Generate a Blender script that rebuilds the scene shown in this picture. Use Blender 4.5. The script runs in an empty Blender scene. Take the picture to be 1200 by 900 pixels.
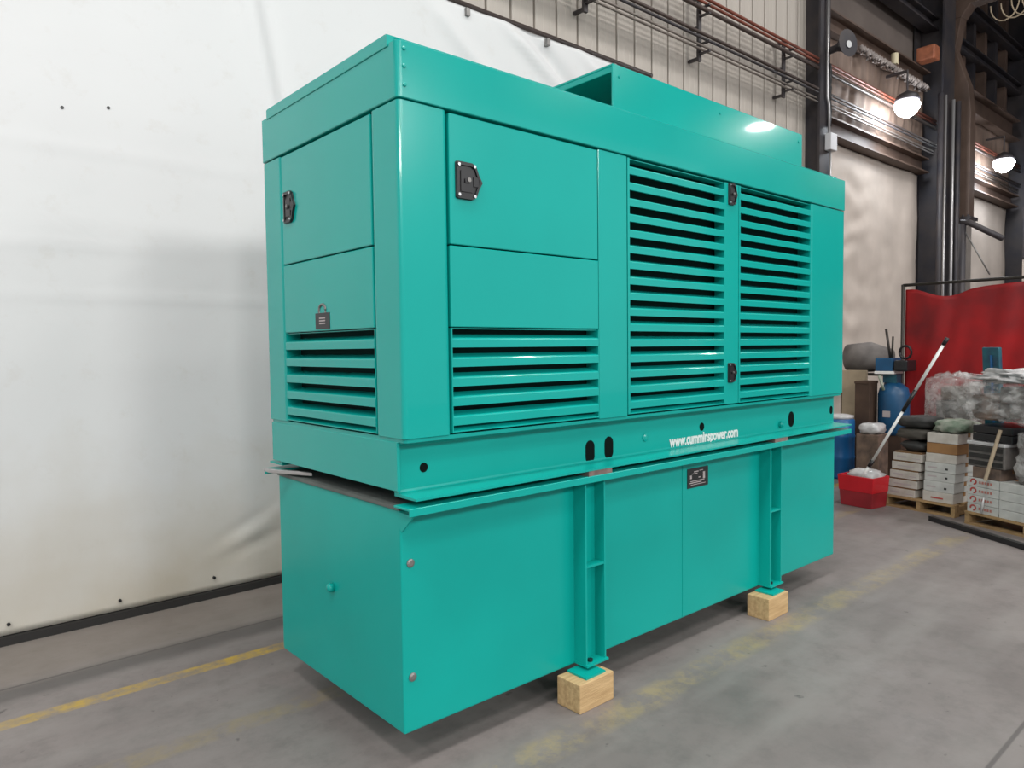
import bpy, bmesh, math, random
from mathutils import Matrix, Vector, noise
random.seed(7)
S = bpy.context.scene
COL = S.collection
PI = math.pi

# ------------------------------------------------------------------ camera
cam_d = bpy.data.cameras.new('camera')
cam = bpy.data.objects.new('camera', cam_d)
COL.objects.link(cam)
cr = Vector((0.75310733, -0.65779052, -0.01187331))
cu = Vector((0.04075454, 0.02863217, 0.99875886))
cf = Vector((0.65663416, 0.75265651, -0.04837105))
M = Matrix((cr, cu, -cf)).transposed().to_4x4()
M.translation = Vector((-1.50802461, -2.36535163, 1.7))
cam.matrix_world = M
cam_d.sensor_width = 36.0
cam_d.lens = 848.51 * 36.0 / 1200.0
cam_d.clip_end = 200
S.camera = cam

# ------------------------------------------------------------------ world, lamps, exposure
w = bpy.data.worlds.new('world'); S.world = w; w.use_nodes = True
bgn = w.node_tree.nodes['Background']
bgn.inputs[0].default_value = (0.92, 0.95, 1.0, 1); bgn.inputs[1].default_value = 0.62
S.view_settings.view_transform = 'Standard'
S.view_settings.look = 'None'
S.view_settings.gamma = 1.0
S.view_settings.use_curve_mapping = False
S.view_settings.exposure = 0.0

def area(name, loc, power, size, target=None, col=(1, 0.985, 0.96)):
    d = bpy.data.lights.new(name, 'AREA'); d.shape = 'DISK'; d.size = size
    d.energy = power; d.color = col
    o = bpy.data.objects.new(name, d); COL.objects.link(o); o.location = loc
    if target is not None:
        o.rotation_euler = (Vector(target) - Vector(loc)).to_track_quat('-Z', 'Y').to_euler()
    return o
# rows of high-bay lamps under the roof, bay spacing about 5 m
for x in (-9.0, -3.8, 1.3, 6.4, 11.6, 16.7):
    area('high_bay_and_fill', (x, -4.8, 5.96), 75 if x > 5 else 12, 0.46)
for x in (-9.0, -3.8, 1.3, 6.4, 11.6):
    area('high_bay_and_fill', (x, -1.6, 9.2), (300 if x < 0 else 150), 1.6)
    area('high_bay_and_fill', (x, -6.2, 9.2), 100 if x < 8 else 60, 1.6)

for x in (-9.0, -3.8, 1.3, 6.4):  # added lower row tilted towards the generator, fills its front and end
    area('high_bay_and_fill', (x, -12.0, 6.6), 312, 1.6, (x, -4.0, 0.0))

# ------------------------------------------------------------------ materials
def nt(name):
    m = bpy.data.materials.new(name); m.use_nodes = True
    return m, m.node_tree.nodes, m.node_tree.links, m.node_tree.nodes['Principled BSDF']

def mat(name, col, rough=0.6, metal=0.0, var=0.0, scale=6.0, col2=None, bump=0.0, bscale=40.0, coat=0.0, stretch=None, spec=0.5):
    m, N, L, b = nt(name)
    b.inputs['Base Color'].default_value = (*col, 1)
    b.inputs['Roughness'].default_value = rough
    b.inputs['Metallic'].default_value = metal
    b.inputs['Specular IOR Level'].default_value = spec
    if coat: b.inputs['Coat Weight'].default_value = coat; b.inputs['Coat Roughness'].default_value = 0.055
    tc = N.new('ShaderNodeTexCoord'); src = tc.outputs['Object']
    if stretch:
        mp = N.new('ShaderNodeMapping'); mp.inputs['Scale'].default_value = stretch
        L.new(src, mp.inputs[0]); src = mp.outputs[0]
    if var > 0:
        n = N.new('ShaderNodeTexNoise'); n.inputs['Scale'].default_value = scale; n.inputs['Detail'].default_value = 6
        L.new(src, n.inputs['Vector'])
        r = N.new('ShaderNodeMapRange'); r.inputs[1].default_value = 0.35; r.inputs[2].default_value = 0.7
        L.new(n.outputs[0], r.inputs[0])
        mx = N.new('ShaderNodeMix'); mx.data_type = 'RGBA'
        mx.inputs[6].default_value = (*col, 1)
        c2 = col2 if col2 else tuple(c * (1 - var) for c in col)
        mx.inputs[7].default_value = (*c2, 1)
        L.new(r.outputs[0], mx.inputs[0]); L.new(mx.outputs[2], b.inputs['Base Color'])
    if bump > 0:
        n2 = N.new('ShaderNodeTexNoise'); n2.inputs['Scale'].default_value = bscale; n2.inputs['Detail'].default_value = 4
        L.new(src, n2.inputs['Vector'])
        bp = N.new('ShaderNodeBump'); bp.inputs['Strength'].default_value = bump; bp.inputs['Distance'].default_value = 0.01
        L.new(n2.outputs[0], bp.inputs['Height']); L.new(bp.outputs[0], b.inputs['Normal'])
    return m

def emis(name, col, st):
    m, N, L, b = nt(name)
    b.inputs['Base Color'].default_value = (*col, 1)
    b.inputs['Emission Color'].default_value = (*col, 1)
    b.inputs['Emission Strength'].default_value = st
    return m

def film_mat():
    m, N, L, b = nt('plastic_film')
    b.inputs['Base Color'].default_value = (0.62, 0.61, 0.60, 1); b.inputs['Roughness'].default_value = 0.18
    nb = N.new('ShaderNodeTexNoise'); nb.inputs['Scale'].default_value = 16; nb.inputs['Detail'].default_value = 4; nb.inputs['Distortion'].default_value = 1.0
    bp = N.new('ShaderNodeBump'); bp.inputs['Strength'].default_value = 0.9; bp.inputs['Distance'].default_value = 0.03
    L.new(nb.outputs[0], bp.inputs['Height']); L.new(bp.outputs[0], b.inputs['Normal'])
    tr = N.new('ShaderNodeBsdfTransparent'); mx = N.new('ShaderNodeMixShader')
    n = N.new('ShaderNodeTexNoise'); n.inputs['Scale'].default_value = 7; n.inputs['Detail'].default_value = 5
    tc = N.new('ShaderNodeTexCoord'); L.new(tc.outputs['Object'], n.inputs['Vector']); L.new(tc.outputs['Object'], nb.inputs['Vector'])
    r = N.new('ShaderNodeMapRange'); r.inputs[1].default_value = 0.42; r.inputs[2].default_value = 0.68
    r.inputs[3].default_value = 0.14; r.inputs[4].default_value = 0.72
    L.new(n.outputs[0], r.inputs[0]); L.new(r.outputs[0], mx.inputs[0])
    L.new(tr.outputs[0], mx.inputs[1]); L.new(b.outputs[0], mx.inputs[2])
    out = N['Material Output']; L.new(mx.outputs[0], out.inputs['Surface'])
    return m

TEAL = (0.003, 0.385, 0.337)
M_teal = mat('teal_enamel', TEAL, 0.21, 0, 0.08, 1.3, bump=0.02, bscale=3.0, coat=0.35, spec=0.25)
M_tank = mat('teal_tank_enamel', (0.003, 0.385, 0.335), 0.30, 0, 0.10, 1.5, bump=0.04, bscale=2.5, spec=0.3)
M_black = mat('black_plastic', (0.012, 0.012, 0.014), 0.35)
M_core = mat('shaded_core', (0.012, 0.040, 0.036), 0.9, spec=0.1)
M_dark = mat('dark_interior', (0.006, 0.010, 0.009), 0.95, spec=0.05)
M_chrome = mat('bright_steel', (0.65, 0.66, 0.67), 0.3, 1.0)
M_steel = mat('grey_steel', (0.30, 0.29, 0.28), 0.45, 0.7, 0.3, 8)
M_shim = mat('rusty_shim', (0.26, 0.19, 0.17), 0.7, 0.2, 0.4, 25)
M_tanktop = mat('dusty_tank_top', (0.13, 0.15, 0.14), 0.7, 0, 0.4, 6)
M_white = mat('white_print', (0.80, 0.80, 0.78), 0.6)
M_platep = mat('pale_print', (0.45, 0.40, 0.40), 0.6)
M_red_print = mat('red_print', (0.42, 0.07, 0.06), 0.6)
M_lumber = mat('lumber', (0.62, 0.43, 0.22), 0.75, 0, 0.4, 4, (0.44, 0.28, 0.13), 0.3, 18, stretch=(1, 12, 12))
M_pallet = mat('pallet_wood', (0.40, 0.26, 0.12), 0.85, 0, 0.5, 5, (0.24, 0.15, 0.07), 0.3, 18, stretch=(1.5, 8, 8))
M_carton = mat('white_carton', (0.60, 0.57, 0.52), 0.75, 0, 0.3, 9, (0.46, 0.43, 0.38))
M_carton2 = mat('cool_white_carton', (0.58, 0.59, 0.56), 0.75, 0, 0.3, 9, (0.45, 0.46, 0.44))
M_kraft = mat('kraft_carton', (0.36, 0.19, 0.075), 0.8, 0, 0.25, 6)
M_cardedge = mat('brown_card', (0.20, 0.11, 0.05), 0.85)
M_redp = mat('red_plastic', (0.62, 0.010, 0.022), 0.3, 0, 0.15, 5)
M_redp2 = mat('darker_red_plastic', (0.36, 0.02, 0.03), 0.45, 0, 0.3, 5)  # darker red, used for the lower half of the bin
M_bluep = mat('blue_plastic', (0.012, 0.12, 0.33), 0.35, 0, 0.25, 4)
M_bluem = mat('blue_machine_paint', (0.010, 0.085, 0.20), 0.4, 0, 0.3, 5)
M_navy = mat('dark_blue_plastic', (0.010, 0.045, 0.085), 0.35, 0, 0.4, 8, (0.01, 0.12, 0.15))
M_bag = mat('white_bag', (0.62, 0.62, 0.62), 0.35, 0, 0.3, 12, bump=0.6, bscale=14)
M_greysack = mat('grey_sacking', (0.10, 0.09, 0.075), 0.8, 0, 0.5, 9, bump=0.5, bscale=20)
M_darksack = mat('dark_sacking', (0.035, 0.035, 0.033), 0.6, 0, 0.5, 9, bump=0.5, bscale=20)
M_greyroll = mat('grey_tarpaulin', (0.21, 0.19, 0.18), 0.75, 0, 0.4, 5, bump=0.4, bscale=9)
M_rag = mat('green_white_rags', (0.36, 0.38, 0.32), 0.8, 0, 0.5, 9, (0.08, 0.15, 0.09), 0.6, 14)
M_board = mat('beige_board', (0.45, 0.36, 0.25), 0.8, 0, 0.25, 4)
M_brown = mat('dark_brown_post', (0.075, 0.042, 0.026), 0.7, 0, 0.4, 5)
M_film = film_mat()
M_filmcap = mat('bunched_film', (0.70, 0.69, 0.69), 0.3, 0, 0.5, 14, (0.38, 0.37, 0.37), bump=0.6, bscale=14)
M_goods = mat('mixed_grey_goods', (0.10, 0.095, 0.09), 0.6, 0, 0.7, 8, (0.20, 0.18, 0.165))
M_goods2 = mat('brown_goods', (0.22, 0.15, 0.11), 0.7, 0, 0.6, 8, (0.08, 0.06, 0.05))
M_redcur = mat('red_vinyl', (0.36, 0.012, 0.014), 0.5, 0, 0.5, 1.5, (0.13, 0.014, 0.016), spec=0.25)
M_frame = mat('dark_frame', (0.05, 0.045, 0.04), 0.5, 0.5)
M_iron = mat('dark_structural_steel', (0.065, 0.055, 0.055), 0.5, 0.3, 0.5, 3, (0.035, 0.035, 0.045))
M_rustbeam = mat('brown_structural_steel', (0.13, 0.085, 0.065), 0.55, 0.1, 0.4, 2.5)
M_redpipe = mat('red_oxide_pipe', (0.22, 0.06, 0.035), 0.5, 0.2, 0.4, 4)
M_pipe = mat('brown_pipe', (0.085, 0.06, 0.052), 0.5, 0.3, 0.4, 4)
M_pipeshade = mat('dull_pipe_shadow', (0.20, 0.17, 0.15), 0.45, 0.3, 0.3, 4)
M_conduit = mat('galvanised_conduit', (0.50, 0.49, 0.49), 0.35, 0.7)
M_panel = mat('beige_siding', (0.50, 0.455, 0.405), 0.55, 0, 0.14, 0.8, stretch=(6, 1, 0.6))
M_wall = mat('dull_wall', (0.16, 0.13, 0.115), 0.8, 0, 0.3, 1.5)
M_ceiling = mat('dark_roof', (0.10, 0.095, 0.09), 0.8, 0, 0.3, 1.0)
M_browncur = mat('brown_hanging_sheet', (0.23, 0.16, 0.125), 0.7, 0, 0.4, 2.5, stretch=(3, 1, 0.5))
M_beigecur = mat('beige_insulation_sheet', (0.58, 0.50, 0.44), 0.65, 0, 0.2, 1.4)
M_lampglass = emis('lamp_lens', (0.93, 0.97, 1.0), 60)
M_glint = emis('small_lamp', (1.0, 0.95, 0.8), 6)
M_orange = mat('faded_orange', (0.36, 0.12, 0.06), 0.5, 0, 0.4, 12)

def curtain_mat():
    m, N, L, b = nt('white_tarp')
    b.inputs['Roughness'].default_value = 0.55
    tc = N.new('ShaderNodeTexCoord'); sx = N.new('ShaderNodeSeparateXYZ'); L.new(tc.outputs['Object'], sx.inputs[0])
    n = N.new('ShaderNodeTexNoise'); n.inputs['Scale'].default_value = 1.8; n.inputs['Detail'].default_value = 7; L.new(tc.outputs['Object'], n.inputs['Vector'])
    # dirt splashed up from the floor: ragged height
    ad = N.new('ShaderNodeMath'); ad.operation = 'MULTIPLY_ADD'; ad.inputs[1].default_value = -1.3; L.new(n.outputs[0], ad.inputs[0]); L.new(sx.outputs[2], ad.inputs[2])
    r = N.new('ShaderNodeMapRange'); r.inputs[1].default_value = -0.75; r.inputs[2].default_value = 0.55; r.inputs[3].default_value = 1; r.inputs[4].default_value = 0
    L.new(ad.outputs[0], r.inputs[0])
    mx = N.new('ShaderNodeMix'); mx.data_type = 'RGBA'
    mx.inputs[6].default_value = (0.70, 0.708, 0.712, 1); mx.inputs[7].default_value = (0.53, 0.48, 0.40, 1)
    L.new(r.outputs[0], mx.inputs[0])
    n3 = N.new('ShaderNodeTexNoise'); n3.inputs['Scale'].default_value = 5.5; n3.inputs['Detail'].default_value = 8; n3.inputs['Roughness'].default_value = 0.7
    L.new(tc.outputs['Object'], n3.inputs['Vector'])
    r3 = N.new('ShaderNodeMapRange'); r3.inputs[1].default_value = 0.56; r3.inputs[2].default_value = 0.8; r3.inputs[4].default_value = 0.28
    L.new(n3.outputs[0], r3.inputs[0])
    mx2 = N.new('ShaderNodeMix'); mx2.data_type = 'RGBA'; mx2.inputs[7].default_value = (0.50, 0.45, 0.38, 1)
    L.new(r3.outputs[0], mx2.inputs[0]); L.new(mx.outputs[2], mx2.inputs[6])
    L.new(mx2.outputs[2], b.inputs['Base Color'])
    n2 = N.new('ShaderNodeTexNoise'); n2.inputs['Scale'].default_value = 2.2; n2.inputs['Detail'].default_value = 6; n2.inputs['Distortion'].default_value = 0.6
    L.new(tc.outputs['Object'], n2.inputs['Vector'])
    bp = N.new('ShaderNodeBump'); bp.inputs['Strength'].default_value = 0.10; bp.inputs['Distance'].default_value = 0.06
    L.new(n2.outputs[0], bp.inputs['Height']); L.new(bp.outputs[0], b.inputs['Normal'])
    return m
M_tarp = curtain_mat()

def floor_mat():
    m, N, L, b = nt('worn_concrete')
    tc = N.new('ShaderNodeTexCoord'); O = tc.outputs['Object']
    sx = N.new('ShaderNodeSeparateXYZ'); L.new(O, sx.inputs[0])
    def noise_n(scale, det=6, ro=0.55, st=None, dist=0.0):
        n = N.new('ShaderNodeTexNoise'); n.inputs['Scale'].default_value = scale; n.inputs['Detail'].default_value = det
        n.inputs['Roughness'].default_value = ro; n.inputs['Distortion'].default_value = dist
        if st:
            mp = N.new('ShaderNodeMapping'); mp.inputs['Scale'].default_value = st; L.new(O, mp.inputs[0]); L.new(mp.outputs[0], n.inputs['Vector'])
        else: L.new(O, n.inputs['Vector'])
        return n.outputs[0]
    def rng(s, a, b_, c=0.0, d=1.0):
        r = N.new('ShaderNodeMapRange'); r.inputs[1].default_value = a; r.inputs[2].default_value = b_; r.inputs[3].default_value = c; r.inputs[4].default_value = d
        L.new(s, r.inputs[0]); return r.outputs[0]
    def math_n(op, a, b_):
        k = N.new('ShaderNodeMath'); k.operation = op
        for i, v in enumerate((a, b_)):
            if isinstance(v, (int, float)): k.inputs[i].default_value = v
            else: L.new(v, k.inputs[i])
        return k.outputs[0]
    def mix(f, a, b_):
        k = N.new('ShaderNodeMix'); k.data_type = 'RGBA'
        if isinstance(f, (int, float)): k.inputs[0].default_value = f
        else: L.new(f, k.inputs[0])
        for i, v in ((6, a), (7, b_)):
            if isinstance(v, tuple): k.inputs[i].default_value = (*v, 1)
            else: L.new(v, k.inputs[i])
        return k.outputs[2]
    c = mix(rng(noise_n(0.9, 8), 0.35, 0.68), (0.236, 0.208, 0.200), (0.166, 0.146, 0.140))
    c = mix(rng(noise_n(6, 8, 0.75), 0.46, 0.72, 0, 0.6), c, (0.12, 0.11, 0.105))
    c = mix(rng(noise_n(0.7, 5, 0.5, (1, 5, 1)), 0.46, 0.72, 0, 0.6), c, (0.27, 0.25, 0.238))
    c = mix(rng(noise_n(11, 3, 0.5), 0.70, 0.76, 0, 0.7), c, (0.055, 0.05, 0.05))       # oil spots
    # dark strip worn in along the wall, warm strip next to the curtain
    def band(yc, half, soft, amp=0.0):
        y = sx.outputs[1]
        if amp: y = math_n('ADD', y, math_n('MULTIPLY', math_n('SUBTRACT', noise_n(1.1, 4), 0.5), amp))
        d = math_n('ABSOLUTE', math_n('SUBTRACT', y, yc), 0)
        return rng(d, half, half + soft, 1, 0)
    c = mix(math_n('MULTIPLY', band(1.98, 0.05, 0.09, 0.12), 0.8), c, (0.09, 0.083, 0.08))
    c = mix(math_n('MULTIPLY', band(2.5, 0.3, 0.2, 0.1), 0.45), c, (0.235, 0.2, 0.165))
    Y = (0.50, 0.33, 0.035)
    wear1 = rng(noise_n(7, 8, 0.75, (1, 1, 1)), 0.38, 0.60, 0.95, 0.12)
    fade = rng(sx.outputs[0], -1.9, -0.4, 0.45, 1.0)
    c = mix(math_n('MULTIPLY', math_n('MULTIPLY', band(1.625, 0.042, 0.012, 0.02), wear1), fade), c, Y)
    wear2 = rng(noise_n(5, 8, 0.75), 0.40, 0.56, 0.26, 0.0)
    c = mix(math_n('MULTIPLY', band(0.90, 0.05, 0.03, 0.03), wear2), c, (0.36, 0.27, 0.06))
    wear3 = rng(noise_n(3.6, 8, 0.8), 0.40, 0.56, 0.42, 0.0)
    c = mix(math_n('MULTIPLY', band(-0.19, 0.055, 0.05, 0.06), wear3), c, (0.42, 0.33, 0.12))
    # saw-cut joint
    c = mix(math_n('MULTIPLY', band(-1.48, 0.006, 0.006), 0.6), c, (0.05, 0.045, 0.045))
    c = mix(math_n('MULTIPLY', band(2.06, 0.006, 0.006), 0.6), c, (0.05, 0.045, 0.045))
    L.new(c, b.inputs['Base Color'])
    L.new(rng(noise_n(2.2, 6), 0.3, 0.7, 0.36, 0.62), b.inputs['Roughness'])
    b.inputs['Specular IOR Level'].default_value = 0.35
    bp = N.new('ShaderNodeBump'); bp.inputs['Strength'].default_value = 0.08; bp.inputs['Distance'].default_value = 0.01
    L.new(noise_n(30, 5), bp.inputs['Height']); L.new(bp.outputs[0], b.inputs['Normal'])
    return m
M_floor = floor_mat()

# ------------------------------------------------------------------ helpers
def box(bm, x0, x1, y0, y1, z0, z1):
    v = [bm.verts.new(p) for p in ((x0, y0, z0), (x1, y0, z0), (x1, y1, z0), (x0, y1, z0), (x0, y0, z1), (x1, y0, z1), (x1, y1, z1), (x0, y1, z1))]
    for f in ((3, 2, 1, 0), (4, 5, 6, 7), (0, 1, 5, 4), (1, 2, 6, 5), (2, 3, 7, 6), (3, 0, 4, 7)):
        bm.faces.new([v[i] for i in f])
    return v

def prism(bm, poly, axis, a0, a1):
    """extrude a closed 2D outline along an axis; outline coords are the other two axes in x,y,z order"""
    def P(u, v, a):
        return {'x': (a, u, v), 'y': (u, a, v), 'z': (u, v, a)}[axis]
    A = [bm.verts.new(P(u, v, a0)) for u, v in poly]; B = [bm.verts.new(P(u, v, a1)) for u, v in poly]
    n = len(poly)
    bm.faces.new(A); bm.faces.new(B[::-1])
    for i in range(n):
        j = (i + 1) % n
        bm.faces.new((A[i], B[i], B[j], A[j]))

def tube(bm, pts, r, n=10, cap=True):
    pts = [Vector(p) for p in pts]; rings = []
    for i, p in enumerate(pts):
        t = (pts[min(i + 1, len(pts) - 1)] - pts[max(i - 1, 0)]).normalized()
        a = t.cross(Vector((0, 0, 1)))
        if a.length < 1e-3: a = t.cross(Vector((1, 0, 0)))
        a.normalize(); b = t.cross(a)
        rr = r[i] if isinstance(r, (list, tuple)) else r
        rings.append([bm.verts.new(p + rr * (math.cos(2 * PI * k / n) * a + math.sin(2 * PI * k / n) * b)) for k in range(n)])
    for A, B in zip(rings, rings[1:]):
        for k in range(n):
            bm.faces.new((A[k], A[(k + 1) % n], B[(k + 1) % n], B[k]))
    if cap: bm.faces.new(rings[0][::-1]); bm.faces.new(rings[-1])

def lathe(bm, cx, cy, prof, n=24):
    rings = [[bm.verts.new((cx + r * math.cos(2 * PI * k / n), cy + r * math.sin(2 * PI * k / n), z)) for k in range(n)] for r, z in prof]
    for A, B in zip(rings, rings[1:]):
        for k in range(n): bm.faces.new((A[k], A[(k + 1) % n], B[(k + 1) % n], B[k]))
    bm.faces.new(rings[0][::-1]); bm.faces.new(rings[-1])

def blob(bm, c, size, amp=0.12, freq=3.0, sub=3, square=0.5, seed=0.0, clamp=True):
    g = bmesh.ops.create_icosphere(bm, subdivisions=sub, radius=1.0)
    for v in g['verts']:
        d = v.co.normalized()
        m = max(abs(d.x), abs(d.y), abs(d.z))
        k = (1 - square) + square / m
        p = d * k
        nz = noise.noise(d * freq + Vector((seed, seed * 2.1, -seed))) + 0.5 * noise.noise(d * freq * 2.3 + Vector((seed, 3, 1)))
        p *= 1 + amp * nz
        q = Vector((p.x * size[0] / 2, p.y * size[1] / 2, p.z * size[2] / 2))
        if clamp: q = Vector([max(-e / 2, min(e / 2, c_)) for c_, e in zip(q, size)])
        v.co = q + Vector(c)

W = {}
def thing(name, label, cat, loc=(0, 0, 0), rotz=0.0, group=None):
    o = bpy.data.objects.new(name, None); COL.objects.link(o)
    o.empty_display_size = 0.1
    o.location = loc; o.rotation_euler = (0, 0, rotz)
    W[o.name] = Matrix.Translation(Vector(loc)) @ Matrix.Rotation(rotz, 4, 'Z')
    return tag(o, label, cat, group)

def tag(o, label=None, cat=None, group=None, kind=None):
    if label: o['label'] = label
    if cat: o['category'] = cat
    if group: o['group'] = group
    if kind: o['kind'] = kind
    return o

def obj(name, bm, m, parent=None, local=False, bevel=0.0, smooth=False, label=None, kind=None, subsurf=0, seg=2):
    """one mesh object. Coordinates are world unless local=True (then in the thing's own frame)."""
    bmesh.ops.recalc_face_normals(bm, faces=bm.faces[:])
    if bevel > 0:
        es = [e for e in bm.edges if len(e.link_faces) == 2 and e.calc_face_angle(0) > 0.5]
        bmesh.ops.bevel(bm, geom=es, offset=bevel, segments=seg, affect='EDGES', profile=0.6, clamp_overlap=True)
    me = bpy.data.meshes.new(name)
    if parent is not None:
        pm = W[parent.name]
        if not local: bmesh.ops.transform(bm, matrix=pm.inverted(), verts=bm.verts[:])
    bm.to_mesh(me); bm.free()
    if smooth:
        for p in me.polygons: p.use_smooth = True
    for mm in (m if isinstance(m, (list, tuple)) else [m]): me.materials.append(mm)
    o = bpy.data.objects.new(name, me); COL.objects.link(o)
    if parent is not None: o.parent = parent; W[o.name] = W[parent.name]
    else: W[o.name] = Matrix.Identity(4)
    if label: o['label'] = label
    if kind: o['kind'] = kind
    return o

def B(): return bmesh.new()
def bxo(name, dims, m, parent=None, **k):
    bm = B(); box(bm, *dims); return obj(name, bm, m, parent, **k)
def copy_part(o, parent, dx=0, dy=0, dz=0):
    c = o.copy(); COL.objects.link(c); c.parent = parent
    c.location = o.location + Vector((dx, dy, dz)); W[c.name] = W[parent.name]
    return c
def copy_thing(root, loc, rotz, label, group=None):
    r = root.copy(); COL.objects.link(r); r.location = loc; r.rotation_euler = (0, 0, rotz)
    W[r.name] = Matrix.Translation(Vector(loc)) @ Matrix.Rotation(rotz, 4, 'Z')
    r['label'] = label
    if group: r['group'] = group
    for ch in list(root.children):
        c = ch.copy(); COL.objects.link(c); c.parent = r; W[c.name] = W[r.name]
        for g in ch.children:
            d = g.copy(); COL.objects.link(d); d.parent = c; W[d.name] = W[r.name]
    return r

# ================================================================== SETTING
bm = B(); box(bm, -14, 26, -16, 3.3, -0.2, 0.0)
obj('floor', bm, M_floor, kind='structure')
bm = B(); box(bm, -14, 26, -16, 3.3, 9.5, 9.7)
obj('ceiling', bm, M_ceiling, kind='structure')
wl = bxo('wall_left', (-14, 26, 2.98, 3.3, 0, 9.5), M_wall, kind='structure')
bxo('wall_far', (25.7, 26, -16, 2.98, 0, 9.5), M_wall, kind='structure')

# ribbed metal siding above the white curtain: each 12-inch panel is a piece
def siding_bm(x0, wdt, z0, z1):
    bm = B(); y = 2.93
    pr = [(0.011, 0.035), (0.014, -0.018), (0.026, -0.026), (0.105, -0.026), (0.112, -0.023), (0.119, -0.026), (0.198, -0.026), (0.205, -0.023), (0.212, -0.026), (wdt - 0.026, -0.026), (wdt - 0.014, -0.018), (wdt - 0.011, 0.035)]
    poly = [(x0 + a, y + b) for a, b in pr] + [(x0 + wdt, 2.966), (x0 + wdt, 2.98), (x0, 2.98), (x0, 2.966)]
    prism(bm, poly, 'z', z0, z1)
    return bm
P0 = obj('siding_panel', siding_bm(-0.525, 0.305, 0.0, 9.5), M_panel, wl)
for i in range(1, 31):
    copy_part(P0, wl, dx=0.305 * i)

# dark rail on the floor under the curtain
bm = B(); box(bm, -12, 8.6, 2.72, 2.79, 0.0, 0.05)
obj('baseboard_left', bm, mat('black_rubber_strip', (0.02, 0.018, 0.017), 0.7), kind='structure')

# columns of the wall
def column(name, x0, x1, y0, y1, z1, m):
    bm = B(); t = 0.03
    box(bm, x0, x1, y0, y0 + t, 0, z1); box(bm, x0, x1, y1 - t, y1, 0, z1)
    xm = (x0 + x1) / 2; box(bm, xm - 0.015, xm + 0.015, y0 + t, y1 - t, 0, z1)
    o = obj(name, bm, m, kind='structure'); return o
column('trim_1', 8.72, 9.02, 2.62, 2.95, 9.5, M_iron)
column('trim_2', 13.0, 13.55, 2.45, 2.95, 9.5, M_iron)
column('trim_3', 18.3, 18.8, 2.45, 2.95, 9.5, M_iron)
# girts and beams running along the wall in the second and third bay
def beam(name, x0, x1, y0, y1, z0, z1, m):
    bm = B(); t = 0.025
    box(bm, x0, x1, y0, y1, z0, z0 + t); box(bm, x0, x1, y0, y1, z1 - t, z1)
    ym = (y0 + y1) / 2; box(bm, x0, x1, ym - 0.01, ym + 0.01, z0 + t, z1 - t)
    return obj(name, bm, m, kind='structure')
beam('trim_4', 9.06, 12.99, 2.66, 2.93, 4.80, 5.06, M_rustbeam)
beam('trim_5', 9.06, 12.99, 2.66, 2.93, 6.28, 6.60, M_rustbeam)
beam('trim_6', 13.56, 18.29, 2.60, 2.93, 4.80, 5.06, M_rustbeam)
beam('trim_7', 13.56, 18.29, 2.60, 2.93, 6.30, 6.75, M_rustbeam)
beam('trim_8', 18.81, 25.6, 2.60, 2.93, 6.10, 6.75, M_rustbeam)

# ================================================================== WHITE CURTAIN
cur = thing('tarp_curtain', 'long white tarpaulin curtain hung along the wall behind the teal generator', 'curtain', (-1.0, 2.75, 0.0))
bm = B()
NX, NZ = 420, 120
X0, X1, Z0, Z1 = -12.0, 5.05, 0.055, 4.68
def ridge(x, z, px, pz, ang, wd, ln, h):
    dx, dz = x - px, z - pz
    u = dx * math.cos(ang) + dz * math.sin(ang); v = -dx * math.sin(ang) + dz * math.cos(ang)
    return h * math.exp(-(v / wd) ** 2) * math.exp(-(u / ln) ** 2)
vs = []
for i in range(NX + 1):
    fx = i / NX; x = X0 + (X1 - X0) * (fx if True else fx)
    row = []
    for j in range(NZ + 1):
        z = Z0 + (Z1 - Z0) * j / NZ
        d = 0.016 * noise.noise(Vector((x * 0.5, z * 0.45, 0))) + 0.012 * noise.noise(Vector((x * 1.6, z * 1.1, 4)))
        d += 0.010 * noise.noise(Vector((x * 2.2, z * 0.35, 9)))
        for (px, pz, a, wd, ln, h) in ((3.1, 4.55, -0.55, 0.07, 0.9, 0.05), (3.7, 4.35, -0.6, 0.08, 0.9, -0.05), (2.6, 4.2, -0.7, 0.08, 0.7, 0.045), (4.3, 4.45, -0.5, 0.06, 0.7, 0.045),
                                       (0.45, 0.40, 0.35, 0.025, 0.22, 0.014), (0.52, 0.33, 0.3, 0.025, 0.2, -0.012), (0.42, 0.48, 0.4, 0.025, 0.2, -0.012), (0.60, 0.52, 0.5, 0.03, 0.25, 0.012),
                                       (0.60, 3.9, 1.75, 0.06, 1.4, 0.035), (0.72, 3.9, 1.75, 0.06, 1.3, -0.02), (-1.1, 4.2, 1.4, 0.08, 1.2, 0.04),
                                       (-0.6, 2.96, 0.0, 0.02, 1.2, 0.006), (0.1, 2.05, 0.0, 0.02, 1.4, 0.006), (-1.0, 2.35, 0.02, 0.02, 1.0, 0.006)):
            d += ridge(x, z, px, pz, a, wd, ln, h)
        k = min(1, j / 3.0, (NZ - j) / 4.0)
        row.append(bm.verts.new((x, 2.75 - d * (0.35 + 0.65 * k), z)))
    vs.append(row)
for i in range(NX):
    for j in range(NZ): bm.faces.new((vs[i][j], vs[i + 1][j], vs[i + 1][j + 1], vs[i][j + 1]))
s = obj('sheet', bm, M_tarp, cur, smooth=True)
sd = s.modifiers.new('thickness', 'SOLIDIFY'); sd.thickness = 0.004
bm = B(); tube(bm, [(-12, 2.745, 4.70), (5.05, 2.745, 4.70)], 0.022, 12)
obj('rod', bm, M_pipe, cur, smooth=True, label='dark steel hanging rod')
for k in range(14):
    bm = B(); x = -8.2 + k * 0.97
    box(bm, x - 0.02, x + 0.02, 2.71, 2.79, 4.60, 4.665)
    obj('clip', bm, M_steel, cur)
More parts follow.
